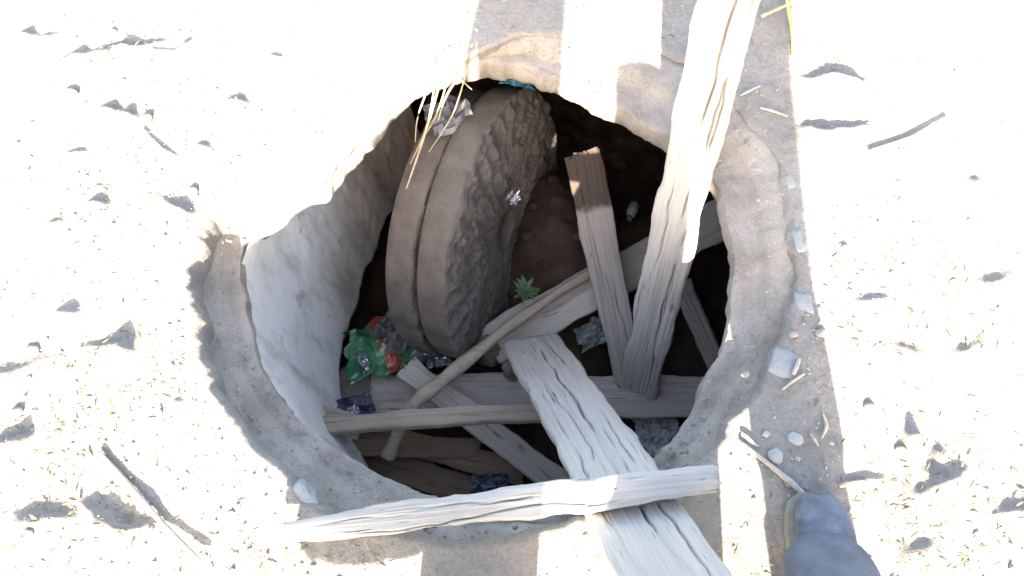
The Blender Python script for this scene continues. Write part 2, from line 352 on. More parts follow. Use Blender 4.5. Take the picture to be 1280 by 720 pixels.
for (ax, ay, bx, by) in ((x0, y0, x1, y0), (x1, y0, x1, y1), (x1, y1, x0, y1), (x0, y1, x0, y0)):
    m = 60; u, v = np.meshgrid(np.linspace(0, 1, m), np.linspace(0, 1, 24)); u, v = u.ravel(), v.ravel()
    x = ax+(bx-ax)*u; y = ay+(by-ay)*u; z = FLOOR-.15+v*(-.02-FLOOR+.15 - .02)
    d = .04*fbm(x*3, y*3, z*3, 1, 4, 75)*np.sin(np.pi*u); L = math.hypot(bx-ax, by-ay)
    V.append(np.stack([x-(by-ay)/L*d, y+(bx-ax)/L*d, z], 1))
    ii = (np.arange(m-1)[None, :]+np.arange(23)[:, None]*m).ravel()+n0; F.append(np.stack([ii, ii+1, ii+m+1, ii+m], 1)); n0 += m*24
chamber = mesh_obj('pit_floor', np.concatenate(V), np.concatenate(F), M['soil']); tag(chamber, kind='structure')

# ------------------------------------------------------------------ planks
def plank(name, label, A, B, w0, w1, th0, th1, mat, seed, cracks=(), up=(0, 0, 1), cat='plank', group=None, ragged=.008, nyt=100, wav=.005, taper=0.0, parent=None, roll=0):
    """a weathered board: A and B are the middles of the two ends of its upper face"""
    A, B = Vector(A), Vector(B); X = (B-A); L = X.length; X.normalize(); Z = Vector(up); Z = (Z-X*Z.dot(X)).normalized()
    if roll: Z = Matrix.Rotation(roll, 3, X) @ Z
    Y = Z.cross(X)
    nxs = max(24, int(L/.011)); xs = np.linspace(0, L, nxs+1); f = xs/L
    wd = w0+(w1-w0)*f; tk = th0+(th1-th0)*f
    eL = wav*fbm(xs, 0*xs, 0, 9, 4, seed); eR = wav*fbm(xs, 0*xs, 0, 9, 4, seed+1)
    bend = .006*np.sin(f*math.pi)*(1 if seed % 2 else -1)
    yt = np.linspace(-.5, .5, nyt+1); bz = np.linspace(.5, -.5, 7)
    sec = [('t', q) for q in yt] + [('s', 1, .3), ('s', 1, .7)] + [('b', q) for q in bz] + [('s', -1, .7), ('s', -1, .3)]
    ns = len(sec); verts = np.zeros((nxs+1, ns, 3))
    rx0 = ragged*fbm(yt, 0*yt, 0, 7, 4, seed+5); rx1 = ragged*fbm(yt, 0*yt, 0, 7, 4, seed+6)
    for j, s in enumerate(sec):
        if s[0] == 't':
            y = s[1]*wd + np.where(s[1] < 0, eL*abs(s[1])*2, eR*abs(s[1])*2); e = (.5-abs(s[1]))*wd
            z = -.006*np.exp(-e/.004) + .0011*fbm(y+xs*.02, xs*.022, 0, 170, 3, seed+2) + .0016*fbm(y*.6, xs*.35, 0, 14, 3, seed+3)
            for (c0, c1, a0, a1, dp, cw) in cracks:
                yc = (c0+(c1-c0)*f)*wd + .008*fbm(xs, 0*xs+c0*9, 0, 9, 3, seed+8); m = np.clip((f-a0)/.04, 0, 1)*np.clip((a1-f)/.04, 0, 1)
                z = z - dp*1.2*m*np.clip(.55+vnoise(xs*14, 0*xs+c0*7, 0, seed+9), .15, 1)*np.exp(-((y-yc)/(cw*.62))**2)
            q = s[1]
        elif s[0] == 's':
            y = s[1]*(wd*.5) + (eR if s[1] > 0 else eL) + s[1]*.0015*fbm(xs, 0*xs+s[2], 0, 40, 3, seed+7); z = -tk*s[2]; q = .5*s[1]
        else:
            y = s[1]*(wd-.006)+ (eR if s[1] > 0 else eL)*abs(s[1])*2; z = -tk; q = s[1]
        xx = xs.copy(); r0 = np.interp(q, yt, rx0); r1 = np.interp(q, yt, rx1); k = 4
        xx += r0*np.clip(1-xs/(L*.06+.02), 0, 1) + r1*np.clip(1-(L-xs)/(L*.06+.02), 0, 1)
        verts[:, j, 0] = xx; verts[:, j, 1] = y; verts[:, j, 2] = z + bend
    if taper:
        tp = np.clip(.45+.55*f/taper, .45, 1)[:, None]; verts[:, :, 2] = (verts[:, :, 2]-bend[:, None])*tp + bend[:, None]; verts[:, :, 1] *= (.35+.65*tp)
    V = verts.reshape(-1, 3); F = []
    for i in range(nxs):
        a = np.arange(ns)+i*ns; b = np.roll(np.arange(ns), -1)+i*ns; F.append(np.stack([a, a+ns, b+ns, b], 1))
    F = [tuple(q[::-1]) for q in np.concatenate(F)]
    c = len(V); V = np.concatenate([V, [verts[0].mean(0), verts[-1].mean(0)]])
    for j in range(ns):
        k = (j+1) % ns; F.append((j, c, k)[::-1]); F.append((nxs*ns+k, c+1, nxs*ns+j)[::-1])
    o = mesh_obj(name, V, F, mat, parent)
    bm = bmesh.new(); bm.from_mesh(o.data); bmesh.ops.recalc_face_normals(bm, faces=bm.faces); bm.to_mesh(o.data); bm.free()
    o.data.polygons.foreach_set('use_smooth', [len(p.vertices) == 4 for p in o.data.polygons])
    o.matrix_world = Matrix(((X.x, Y.x, Z.x, A.x), (X.y, Y.y, Z.y, A.y), (X.z, Y.z, Z.z, A.z), (0, 0, 0, 1)))
    tag(o, label, cat, group)
    return o
GP = 'old boards thrown in and across the pit'
P1b = at(792, 512, -.877); P1a = P1b+(at(870, 170, .079)-P1b)*1.45
plank('long_board', 'long weathered board leaning from the ground edge down into the pit', P1a, P1b, .108, .106, .035, .034, M['wood'], 11,
      [(.12, -.05, .0, .5, .014, .003), (.3, .22, .1, .7, .01, .0025), (-.25, -.2, .3, .6, .008, .002), (.1, .2, .55, .95, .012, .0025), (.38, .34, 0, .35, .012, .003)], (-.33, -.9, .3), group=GP)
P2a = at(664, 421, -.62); P2b = P2a+(at(789, 625, .028)-P2a)*1.36
plank('wide_board', 'wide pale cracked board sloping from the near rim into the pit', P2a, P2b, .152, .160, .03, .034, M['wood_mid'], 23,
      [(-.02, .10, .0, .95, .016, .003), (.22, .26, .0, .2, .012, .0025), (-.2, -.12, .25, .62, .010, .002), (.30, .28, .45, 1, .012, .0028), (-.33, -.3, .4, .8, .008, .002), (.12, .2, .5, .75, .009, .002)], (.1, -.25, .9), group=GP)
P3a, P3b = at(338, 666, .062), at(894, 599, .102)
plank('squared_beam', 'pale squared beam laid flat across the near rim over the wide board', P3a, P3b, .05, .05, .05, .056, M['wood'], 31,
      [(.0, .1, .1, .6, .008, .002), (-.25, -.2, .2, .8, .006, .002)], (.05, -.12, 1), group=GP, taper=.3)
plank('narrow_lath', 'narrow pale lath lying level across the pit, one end under the wide board', at(352, 533, -.60), at(690, 512, -.585), .045, .048, .032, .03, M['wood_tan'], 43,
      [(.1, .0, .1, .9, .004, .002)], (0, .25, 1), group=GP)
plank('short_brace', 'short brown-grey board slanting down beneath the narrow lath', at(508, 458, -.70), at(722, 622, -.84), .068, .082, .028, .028, M['wood_dust'], 57,
      [(.1, .0, .1, .9, .006, .002)], (0, -.1, 1), group=GP)
plank('grey_board', 'broad grey board running behind the steep board and the long board', at(612, 432, -.74), at(930, 258, -.66), .125, .12, .03, .03, M['wood_dust'], 61,
      [(.1, .05, .1, .9, .007, .0025)], (0, -.25, 1), group=GP)
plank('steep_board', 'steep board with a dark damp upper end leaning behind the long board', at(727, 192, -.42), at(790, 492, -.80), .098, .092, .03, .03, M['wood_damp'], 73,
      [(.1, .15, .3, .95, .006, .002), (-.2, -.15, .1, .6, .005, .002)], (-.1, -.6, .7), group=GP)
plank('level_board', 'broad dusty board lying level behind the narrow lath', at(462, 492, -.80), at(905, 496, -.80), .125, .125, .03, .03, M['wood_dust'], 87,
      [(.1, .0, .1, .9, .004, .002)], (0, -.05, 1), group=GP)
plank('low_brown_board', 'brown board deep in the pit below the narrow lath', at(405, 528, -.84), at(655, 590, -.84), .075, .075, .03, .03, M['wood_brown'], 91,
      [(.1, .0, .1, .9, .006, .002)], (0, -.1, 1), group=GP)
plank('lowest_board', 'dark brown board at the very bottom beside the near wall', at(400, 556, -.88), at(640, 628, -.90), .075, .075, .03, .03, M['wood_brown'], 97,
      [(.1, .0, .1, .9, .006, .002)], (0, -.1, 1), group=GP)
plank('stub_board', 'stub of tan board poking out from under the rim beside the lining', at(335, 498, -.62), at(452, 536, -.66), .06, .055, .03, .03, M['wood_tan'], 101, (), (0, -.1, 1), group=GP)
plank('shadowed_board', 'dark board half lost in the shadow under the right rim', at(850, 352, -.80), at(905, 470, -.86), .06, .06, .025, .025, M['wood_pit'], 103, (), (0, -.1, 1), group=GP)
plank('jumbled_board', 'brown board end crossing the low brown board beneath the split pole', at(430, 560, -.80), at(600, 560, -.83), .05, .055, .025, .025, M['wood_brown'], 107, (), (0, -.2, 1), group=GP)
# split pole
def tube(name, pts, rad, mat, label=None, cat=None, group=None, parent=None, seg=8, sub=6, seed=0, kind=None):
    P = [Vector(p) for p in pts]; C = []
    n = len(P)
    for i in range(n-1):
        p0, p1, p2, p3 = P[max(0, i-1)], P[i], P[i+1], P[min(n-1, i+2)]
        for k in range(sub + (1 if i == n-2 else 0)):
            t = k/sub; C.append(.5*((2*p1)+(p2-p0)*t+(2*p0-5*p1+4*p2-p3)*t*t+(3*p1-p0-3*p2+p3)*t**3))
    N = len(C); rad = rad if isinstance(rad, (list, tuple)) else [rad, rad]
    V = []; F = []; ref = Vector((.3, .2, .93))
    for i, c in enumerate(C):
        T = (C[min(N-1, i+1)]-C[max(0, i-1)]).normalized(); a = T.cross(ref)
        if a.length < 1e-3: a = T.orthogonal()
        a.normalize(); b = T.cross(a); f = i/(N-1); r = np.interp(f, np.linspace(0, 1, len(rad)), rad)
        for k in range(seg):
            q = 2*math.pi*k/seg; rr = r*(1+.12*math.sin(q*2+seed+i*.7)); V.append(c+a*math.cos(q)*rr+b*math.sin(q)*rr)
    for i in range(N-1):
        for k in range(seg): F.append((i*seg+k, i*seg+(k+1) % seg, (i+1)*seg+(k+1) % seg, (i+1)*seg+k))
    F.append(tuple(range(seg))[::-1]); F.append(tuple((N-1)*seg+k for k in range(seg)))
    o = mesh_obj(name, V, F, mat, parent); tag(o, label, cat, group, kind); return o
tube('split_pole', [at(742, 338, -.66), at(650, 398, -.66), at(560, 470, -.64), at(515, 510, -.66), at(484, 572, -.74)], [.012, .016, .02, .02, .018], M['wood_tan'],
     'thin tan pole lying aslant over the grey board and the short brace', 'pole', seg=12, sub=12)

# ------------------------------------------------------------------ millstones
def millstone(name, label, C, n, rad, th, seed, furrow, spin, hint):
    n = Vector(n).normalized(); U = Vector(hint); U = (U-n*U.dot(n)).normalized(); W = n.cross(U)
    na = 360; th_ = np.linspace(0, 2*np.pi, na, endpoint=False); rows = []; cut = []
    for f in np.concatenate([np.linspace(.16, .975, 100), [.985, .993, 1.0]]):                    # working face
        rr = rad*f*np.ones(na); x = np.cos(th_)*rr; y = np.sin(th_)*rr
        z = .004*fbm(x, y, 0, 6, 3, seed) + .0035*fbm(x, y, 0, 45, 3, seed+1, .6)
        ring = np.floor(rr/.034 + .8*vnoise(x*14, y*14, 2, seed+7)); sect = th_+spin+.05*vnoise(x*12, y*12, 0, seed+2)
        row = sect*34/(2*np.pi); saw = np.abs((row % 1)-.5)*2; cell = vnoise(np.floor(row)*3.7, ring*2.3, 0, seed+4)
        lump = .010*np.clip(1.25*saw-.1, 0, 1)*(.35+.65*(cell > -.25)) + .004*cell             # rows of raised lumps between the furrows
        worn = np.clip((vnoise(x*5, y*5, 1, seed+6)+.55)*2.2, .25, 1)
        z = z + furrow*lump*worn*np.clip((f-.2)*5, 0, 1)*np.clip((1.0-f)*14, 0, 1) - .02*furrow*np.clip(.75-f, 0, 1)
        q2 = fbm(x, y, 3, 13, 3, seed+5); z = z - np.where(q2 > .42, .007, 0)*furrow*np.clip((f-.5)*4, 0, 1)     # flaked scabs
        rows.append(np.stack([x, y, z - .004*np.clip((f-.985)/.015, 0, 1)], 1))
    cut.append(len(rows)-1); edge = rows[-1]
    for k in range(0, 9):                                          # rim
        f = k/8; rr = rad + .0016*fbm(np.cos(th_)*9, np.sin(th_)*9, f, 1, 4, seed+3) - (.006 if k == 8 else 0)
        z = edge[:, 2]*(1-f) - th*f
        rows.append(edge.copy() if k == 0 else np.stack([np.cos(th_)*rr, np.sin(th_)*rr, z], 1))
    for f in (.985, .7, .16): rows.append(np.stack([np.cos(th_)*rad*f, np.sin(th_)*rad*f, np.full(na, -th-.003)], 1))
    rows.append(rows[0].copy())
    V = np.concatenate(rows); nr = len(rows); F = []
    for k in range(nr-1):
        if k in cut: continue
        a = np.arange(na)+k*na; b = np.roll(np.arange(na), -1)+k*na; F.append(np.stack([a, a+na, b+na, b], 1))
    o = mesh_obj(name, V, np.concatenate(F), M['stone'])
    o.matrix_world = Matrix(((U.x, W.x, n.x, C.x), (U.y, W.y, n.y, C.y), (U.z, W.z, n.z, C.z), (0, 0, 0, 1)))
    tag(o, label, 'millstone', 'pair of millstones standing on edge'); return o
MN = Vector((.919, -.352, .176)).normalized(); MC = at(636, 287, -.586); MR = .400
millstone('millstone', 'round millstone on edge showing its flaked face cut with radiating furrows', MC, MN, MR, .082, 201, 1.0, .3, (0, 1, .4))
millstone('millstone', 'plain-edged millstone standing hidden behind the furrowed one', MC-MN*.092+Vector((-.004, -.01, -.012)), MN, MR*.99, .08, 231, .2, 1.1, (0, 1, .3))

# ------------------------------------------------------------------ crumpled litter
def crumple(name, label, cat, c, sx, sy, hgt, mat, seed, rz=0, tilt=(0, 0), group=None, n=26, fold=14, loose=.25):
    u, v = np.meshgrid(np.linspace(-1, 1, n), np.linspace(-1, 1, n)); u, v = u.ravel(), v.ravel()
    x = u*sx*(1+loose*fbm(u, v, 0, 1.6, 3, seed)); y = v*sy*(1+loose*fbm(u, v, 3, 1.6, 3, seed+1))
    rd = np.abs(fbm(u, v, 0, fold*.16, 3, seed+2, .6)); z = hgt*(rd - .55*(u*u+v*v)*.5) + hgt*.35*np.abs(fbm(u, v, 7, fold*.4, 2, seed+3))
    z2 = z-.0015-.35*hgt*np.clip(1-np.maximum(np.abs(u), np.abs(v)), 0, 1)
    V = np.concatenate([np.stack([x, y, z], 1), np.stack([x, y, z2], 1)]); V[:, 2] -= V[:, 2].min()
    ii = (np.arange(n-1)[None, :]+np.arange(n-1)[:, None]*n).ravel()
    F = [tuple(q) for q in np.stack([ii, ii+1, ii+n+1, ii+n], 1)] + [tuple(q) for q in np.stack([ii+n, ii+n+1, ii+1, ii], 1)+n*n]
    brd = list(range(n)) + [n*(k+1)-1 for k in range(1, n)] + [n*n-1-k for k in range(1, n)] + [n*(n-1-k) for k in range(1, n-1)]
    for a, b in zip(brd, brd[1:]+brd[:1]): F.append((b, a, a+n*n, b+n*n))
    o = mesh_obj(name, V, F, mat, smooth=False); o.location = c; o.rotation_euler = (tilt[0], tilt[1], rz)
    tag(o, label, cat, group); return o
LG = 'litter lying in the pit'
b1 = crumple('snack_bag', 'torn green and red printed snack bag beside the lining', 'wrapper', at(480, 440, -.80), .112, .082, .055, M['bag'], 301, .35, (-.1, .15), LG, n=20, fold=5)
crumple('clear_bag', 'clear grey plastic bag crumpled against the millstone foot', 'plastic bag', at(497, 412, -.76), .06, .055, .05, M['film_grey'], 311, .9, (.2, -.2), LG, n=16, fold=6)
crumple('foil_scrap', 'silver foil scrap stuck to the torn snack bag edge', 'foil', at(455, 452, -.755), .045, .014, .02, M['foil'], 313, -1.05, (.3, .3), LG, n=14)
crumple('foil_scrap', 'silver foil scrap at the foot of the millstones', 'foil', at(547, 450, -.78), .034, .026, .03, M['foil'], 317, .2, (.1, .2), LG, n=14)
crumple('foil_wrapper', 'dark blue foil wrapper behind the left end of the narrow lath', 'wrapper', at(447, 508, -.77), .045, .035, .05, M['film_blue'], 323, .4, (.3, 0), LG, n=12, fold=5)
crumple('foil_scrap', 'bright foil scrap beside the dark blue wrapper', 'foil', at(440, 516, -.72), .018, .014, .02, M['foil'], 327, .8, (.2, .2), LG, n=10)
crumple('blue_wrapper', 'shiny dark blue wrapper at the bottom beside the near rim', 'wrapper', at(612, 608, -.80), .05, .035, .05, M['film_blue'], 331, .1, (.2, .1), LG, n=14, fold=6)
crumple('paper_scrap', 'pale crumpled paper under the broad grey board', 'paper', at(738, 420, -.86), .05, .04, .04, M['film_pale'], 337, .5, (.2, 0), LG, n=18)
crumple('foil_scrap', 'small shiny foil scrap against the furrowed millstone face', 'foil', at(639, 250, -.44), .022, .016, .02, M['foil'], 341, 1.1, (.5, .3), LG, n=10)
crumple('foil_scrap', 'torn foil strip on the dark soil beside the steep board', 'foil', at(698, 266, -.64), .035, .016, .025, M['foil'], 347, .2, (.2, .1), LG, n=12)
crumple('grey_bag', 'grey plastic bag caught above the millstones under the straw', 'plastic bag', at(560, 152, -.235), .055, .05, .045, M['film_grey'], 353, .6, (-.1, .2), LG, n=14, fold=5)
crumple('teal_sheet', 'dark teal plastic hanging under the far rim', 'plastic sheet', at(652, 97, -.155), .045, .02, .03, M['film_teal'], 359, -.3, (.9, 0), LG, n=14)
crumple('plastic_sheet', 'grey plastic sheet on the floor between the boards', 'plastic sheet', at(824, 546, -.90), .07, .06, .03, M['film_pale'], 361, .2, (0, 0), LG, n=18)

# small clear bottle lying in the dark
bt = empty('small_bottle', at(793, 256, -.72)); tag(bt, 'small clear plastic bottle lying in the dark beside the steep board', 'bottle')
def lathe(name, prof, mat, parent, seg=16):
    V = []; F = []
    for z, r in prof:
        for k in range(seg): a = 2*math.pi*k/seg; V.append((r*math.cos(a), r*math.sin(a), z))
    for i in range(len(prof)-1):
        for k in range(seg): F.append((i*seg+k, i*seg+(k+1) % seg, (i+1)*seg+(k+1) % seg, (i+1)*seg+k))
    F.append(tuple(range(seg))[::-1]); F.append(tuple((len(prof)-1)*seg+k for k in range(seg)))
    return mesh_obj(name, V, F, mat, parent)
lathe('bottle_body', [(0, .012), (.004, .016), (.05, .016), (.06, .011), (.066, .008)], M['film_pale'], bt)
lathe('cap', [(.0665, .0095), (.078, .0095)], M['film_grey'], bt)
bt.rotation_euler = (R(70), 0, R(-20))

# ------------------------------------------------------------------ stones and rubble
def rock(name, label, c, sx, sy, sz, mat, seed, cat='stone', group=None, rz=0, flat=0., kind=None, sub=3, box=0., tilt=(0, 0)):
    bm = bmesh.new(); bmesh.ops.create_icosphere(bm, subdivisions=sub, radius=1)
    P = np.array([v.co[:] for v in bm.verts])
    if box: m = np.max(np.abs(P), 1, keepdims=True); P = P*(1-box)+P/m*box*.85
    k = 1+.22*fbm(P[:, 0], P[:, 1], P[:, 2], 1.3, 3, seed) + .05*fbm(P[:, 0], P[:, 1], P[:, 2], 5, 2, seed+1); P *= k[:, None]
    for v, p in zip(bm.verts, P): v.co = (p[0]*sx, p[1]*sy, p[2]*sz)
    for f in bm.faces: f.smooth = True
    me = bpy.data.meshes.new(name); bm.to_mesh(me); bm.free(); me.materials.append(mat)
    o = bpy.data.objects.new(name, me); COL.objects.link(o); o.location = c; o.rotation_euler = (tilt[0], tilt[1], rz)
    tag(o, label, cat, group, kind); return o
def on_ground(px, py, up=0.): p = at(px, py, 0); p.z = gz1(p)+up; return p
rock('broken_slab', 'broken stone slab with a curved edge standing left of the level board', at(442, 492, -.82), .075, .08, .03, M['rubble'], 401, 'stone', None, .2, box=.5, tilt=(.3, 0))
rock('rubble_block', 'broken clay lump wedged under the end of the grey board', at(612, 436, -.80), .045, .06, .07, M['rubble'], 407, 'stone', None, .5, box=.4)
rock('rubble_block', 'small clay lump under the upper end of the wide board', at(640, 462, -.76), .03, .03, .05, M['rubble'], 409, 'stone', None, .5, box=.4)
rock('grey_stone', 'rounded grey stone on the soil between millstone and steep board', at(706, 284, -.69), .04, .035, .035, M['rubble'], 411, 'stone')
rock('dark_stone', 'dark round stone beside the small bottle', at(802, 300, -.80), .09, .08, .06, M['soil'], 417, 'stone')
for i, (px, py, s) in enumerate(((660, 300, .022), (680, 330, .02), (712, 345, .018), (690, 240, .02), (640, 345, .02), (625, 390, .018), (655, 410, .02), (720, 310, .016), (668, 270, .016), (700, 380, .02))):
    p = at(px, py, -.68); p.z = fz(p)+s*.3
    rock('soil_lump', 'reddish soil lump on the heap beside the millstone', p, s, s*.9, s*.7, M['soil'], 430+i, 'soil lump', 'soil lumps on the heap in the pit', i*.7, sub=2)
# pale chips set in the ground round the rim
for i, (px, py, sx, sy, rz, lab) in enumerate((
        (965, 160, .021, .024, .2, 'pale blue-grey stone chip by the rim next to the long board'),
        (993, 226, .017, .024, .1, 'pale blue-grey chip in the ground next to the sunlit soil, above two others'),
        (1005, 378, .020, .026, -.1, 'square blue-grey chip at the edge of the shade halfway along the rim'),
        (978, 455, .026, .030, -.4, 'slanted blue-grey chip beside the short dark twig'),
        (372, 626, .036, .034, .7, 'large flat blue-grey slab beside the left end of the squared beam'),
        (1000, 300, .014, .03, .1, 'narrow blue-grey chip at the edge of the shade'))):
    c = on_ground(px, py, -.0042 if px > 500 else -.0085); rock('stone_chip', lab, c, sx, sy, .006, M['chip'], 460+i, 'stone', 'flat blue-grey chips round the rim', rz, box=.8, tilt=(.08*math.sin(i*2), .1*math.cos(i)))
for i, (px, py, sx, sy, rz, lab) in enumerate((
        (967, 572, .0145, .0145, .2, 'round pale pebble in the shade near the long twig'),
        (993, 551, .016, .013, -.6, 'oval pale pebble in the shade next to a round one'),
        (955, 545, .008, .006, .3, 'tiny pale pebble near the round and oval ones'),
        (1024, 418, .011, .010, .0, 'grey pebble among twigs at the edge of the shade'),
        (990, 420, .009, .008, .4, 'small grey pebble below the square chip'),
        (990, 668, .015, .013, .4, 'rough grey pebble beside the boot'),
        (1008, 650, .010, .010, .4, 'small pale pebble between the long twig and the boot'),
        (930, 470, .009, .008, .4, 'small grey pebble at the outer foot of the rim'),
        (985, 605, .010, .009, .1, 'small grey pebble touching the long twig'))):
    rock('pebble', lab, on_ground(px, py, .003), sx, sy, min(sx, sy)*.6, M['pebble'] if i < 3 else M['clod'], 480+i, 'pebble', 'pebbles on the ground beside the rim', rz, sub=2)

# ------------------------------------------------------------------ straw, twigs, stems, plants
SG = 'dry straw stalks hanging over the far left edge'
for i, (a, b, r) in enumerate(((((552, 96), -.04), ((508, 236), -.22), .0032), (((545, 98), -.04), ((513, 205), -.2), .002), (((578, 86), -.05), ((548, 150), -.17), .0028),
                               (((562, 92), -.05), ((522, 185), -.2), .002), (((570, 90), -.06), ((590, 112), -.16), .002), (((536, 106), -.03), ((519, 178), -.2), .002), (((584, 88), -.05), ((536, 190), -.2), .0018))):
    A = at(*a[0], a[1]); B = at(*b[0], b[1]); m = (A+B)/2+Vector((.012*math.sin(i*2.3), 0, -.01))
    A0 = A+(A-B).normalized()*.06; A0.z = max(A0.z, .012)
    tube('straw_stalk', [A0, A, m, B], [r*.8, r, r, r*.6], M['straw'], 'dry straw stalk hanging over the broken edge above the millstones', 'straw', SG, seed=i)
tube('long_twig', [on_ground(924, 556, .006), on_ground(965, 588, .008), on_ground(1000, 618, .008), on_ground(1022, 640, .008)], [.0035, .005, .005, .005], M['twig'],
     'long straight pale twig on the shaded ground leading to the boot', 'twig', 'twigs on the ground')
TW = [(((1002, 470), (985, 482), (975, 490)), .003, 'thin twig beside the slanted chip'), (((988, 472), (996, 452)), .0045, 'short dark twig lying on the ground beside the slanted chip'),
      (((1026, 520), (1030, 535), (1024, 550)), .003, 'short bent twig on shaded ground beyond the pebbles'), (((1010, 545), (1020, 560)), .003, 'tiny twig near the oval pebble'),
      (((1085, 192), (1130, 178), (1182, 160)), .004, 'straight thin twig lying on the sunlit soil beside the shade'), (((125, 566), (165, 610), (205, 655), (258, 705)), .005, 'long thin stick lying on sunlit soil amid grass litter'),
      (((180, 165), (200, 185), (220, 198)), .003, 'short thin stalk alone on bright bare soil'), (((1045, 610), (1075, 604), (1106, 616)), .004, 'short twig sticking out past the boot toe'),
      (((925, 545), (945, 560)), .003, 'small twig at the start of the long twig'), (((950, 135), (985, 145)), .003, 'pale straw beside the long board in the shade'), (((925, 120), (950, 108)), .003, 'small pale straw against the long board')]
for i, (pp, r, lab) in enumerate(TW):
    P = [on_ground(x, y, r+.003+(.008 if k == len(pp)-1 and i in (4, 5, 7) else 0)) for k, (x, y) in enumerate(pp)]
    if len(P) == 2: P.insert(1, (P[0]+P[1])/2+Vector((0, 0, .002)))
    tube('twig', [*P], [r*.8, r, r*.6], M['twig'], lab, 'twig', 'twigs on the ground', seed=i)
tube('green_stem', [on_ground(974, -40, .02), on_ground(981, 10, .02), on_ground(987, 40, .012), on_ground(990, 72, .006)], [.004, .004, .003], M['stem_green'], 'yellow-green stem lying along the edge of the shade beside the long board', 'stem')
tube('pale_stem', [on_ground(950, 24, .01), on_ground(985, 12, .02), on_ground(1030, 2, .02), on_ground(1090, -4, .01)], [.004, .004, .002], M['straw'], 'pale stalk crossing the yellow-green stem', 'stem')

def leaf_mesh(V, F, base, d, nrm, L, W, curl=.3):
    d = d.normalized(); s = d.cross(nrm).normalized(); n = s.cross(d); k = len(V)
    for t, wv in ((0, .12), (.35, 1), (.7, .75), (1, .03)):
        c = base+d*L*t+n*(-curl*L*t*t); V += [c-s*W*wv*.5, c+s*W*wv*.5+n*.0004]
    for q in range(3): F.append((k+2*q, k+2*q+1, k+2*q+3, k+2*q+2))
def plant(name, label, c, n, L, W, mat, seed, spread=1., up=.7):
    rd = random.Random(seed); V, F = [], []
    for i in range(n):
        a = rd.uniform(0, 6.28); d = Vector((math.cos(a)*spread, math.sin(a)*spread, up+rd.uniform(-.2, .3)))
        leaf_mesh(V, F, Vector((rd.uniform(-.004, .004), rd.uniform(-.004, .004), rd.uniform(0, L*.4))), d, Vector((0, 0, 1)), L*rd.uniform(.6, 1.1), W*rd.uniform(.7, 1.1), rd.uniform(.1, .6))
    r = empty(name, c); mesh_obj('leaves', V, F, mat, r); tag(r, label, 'plant'); tube('stalk', [Vector((0, 0, -.01)), Vector((0, 0, L*.2)), Vector((.001, 0, L*.5))], [.002, .002, .0015], M['leaf'], parent=r, seg=6, sub=3)
    return r
p = at(657, 366, -.64); plant('seedling', 'small green seedling growing out of the soil heap beside the pole', p, 26, .042, .014, M['leaf'], 5)
p = at(536, 192, -.30); plant('leaf_sprig', 'tiny pale green sprig among the straw at the wall edge', p, 5, .022, .016, M['leaf_dry'], 8)

# loose grit, clods and dry plant bits scattered on the ground: uncountable
def scatter_stuff(name, label, cat, mat, items, shape):
    V, F = [], []; rd = random.Random(3)
    oct_v = [(1, 0, 0), (-1, 0, 0), (0, 1, 0), (0, -1, 0), (0, 0, 1), (0, 0, -1)]; oct_f = [(0, 2, 4), (2, 1, 4), (1, 3, 4), (3, 0, 4), (2, 0, 5), (1, 2, 5), (3, 1, 5), (0, 3, 5)]
    for (p, s, a) in items:
        k = len(V); ca, sa = math.cos(a), math.sin(a)
        if shape == 'grit':
            for v in oct_v:
                j = [rd.uniform(.65, 1.25) for _ in range(3)]; x, y, z = v[0]*s*j[0]+rd.uniform(-.3, .3)*s, v[1]*s*j[1]+rd.uniform(-.3, .3)*s, v[2]*s*.7*j[2]
                V.append((p[0]+x*ca-y*sa, p[1]+x*sa+y*ca, p[2]+z+s*.25))
            F += [tuple(k+q for q in f) for f in oct_f]
        else:
            d = Vector((ca, sa, rd.uniform(-.02, .3))); leaf_mesh(V, F, Vector(p)+Vector((0, 0, .001)), d, Vector((rd.uniform(-.5, .5), rd.uniform(-.5, .5), 1)), s, s*rd.uniform(.08, .3), rd.uniform(-.1, .8))
    o = mesh_obj(name, V, F, mat, smooth=False); tag(o, label, cat, kind='stuff'); return o
def ground_pts(n, fn):
    out = []
    xs = rng.uniform(-1.1, 1.1, n*6); ys = rng.uniform(-.1, 1.75, n*6)
    a = np.arctan2(ys-CEN.y, xs-CEN.x); rr = np.hypot(xs-CEN.x, ys-CEN.y); ok = rr > gnd_in(a)+.03
    ok &= rng.uniform(0, 1, n*6) < fn(xs, ys); xs, ys = xs[ok][:n], ys[ok][:n]
    z = ground_z(xs, ys)+ridge_z(xs, ys); return xs, ys, z
xs, ys, z = ground_pts(3000, lambda x, y: np.clip(.5+.9*fbm(x, y, 0, 3, 3, 91), .03, 1))
scatter_stuff('grit', 'fine grit and crumbs of soil on the ground', 'grit', M['clod'], [((x, y, q), abs(rng.normal(0, .0019))+.0010, rng.uniform(0, 6.3)) for x, y, q in zip(xs, ys, z)], 'grit')
p_ = at(1000, 480, 0)
xs, ys, z = ground_pts(900, lambda x, y: np.exp(-((x-p_.x+.02)**2/.012+(y-p_.y)**2/.09)))
scatter_stuff('gravel', 'small pale gravel strewn on the shaded ground beside the rim', 'gravel', M['pebble'], [((x, y, q), abs(rng.normal(0, .002))+.0012, rng.uniform(0, 6.3)) for x, y, q in zip(xs, ys, z)], 'grit')
t_ = rng.uniform(.12, .92, 700); a_ = rng.uniform(-np.pi, np.pi, 700); i_ = rim_in(a_); o2 = np.maximum(gnd_in(a_), i_+.03); r_ = o2+(i_-o2)*t_
z_ = rim_z(a_)+.010*np.exp(-((t_-.30)/.16)**2)-.024/(1+np.exp(-(t_-.62)*42))-.012*t_*t_
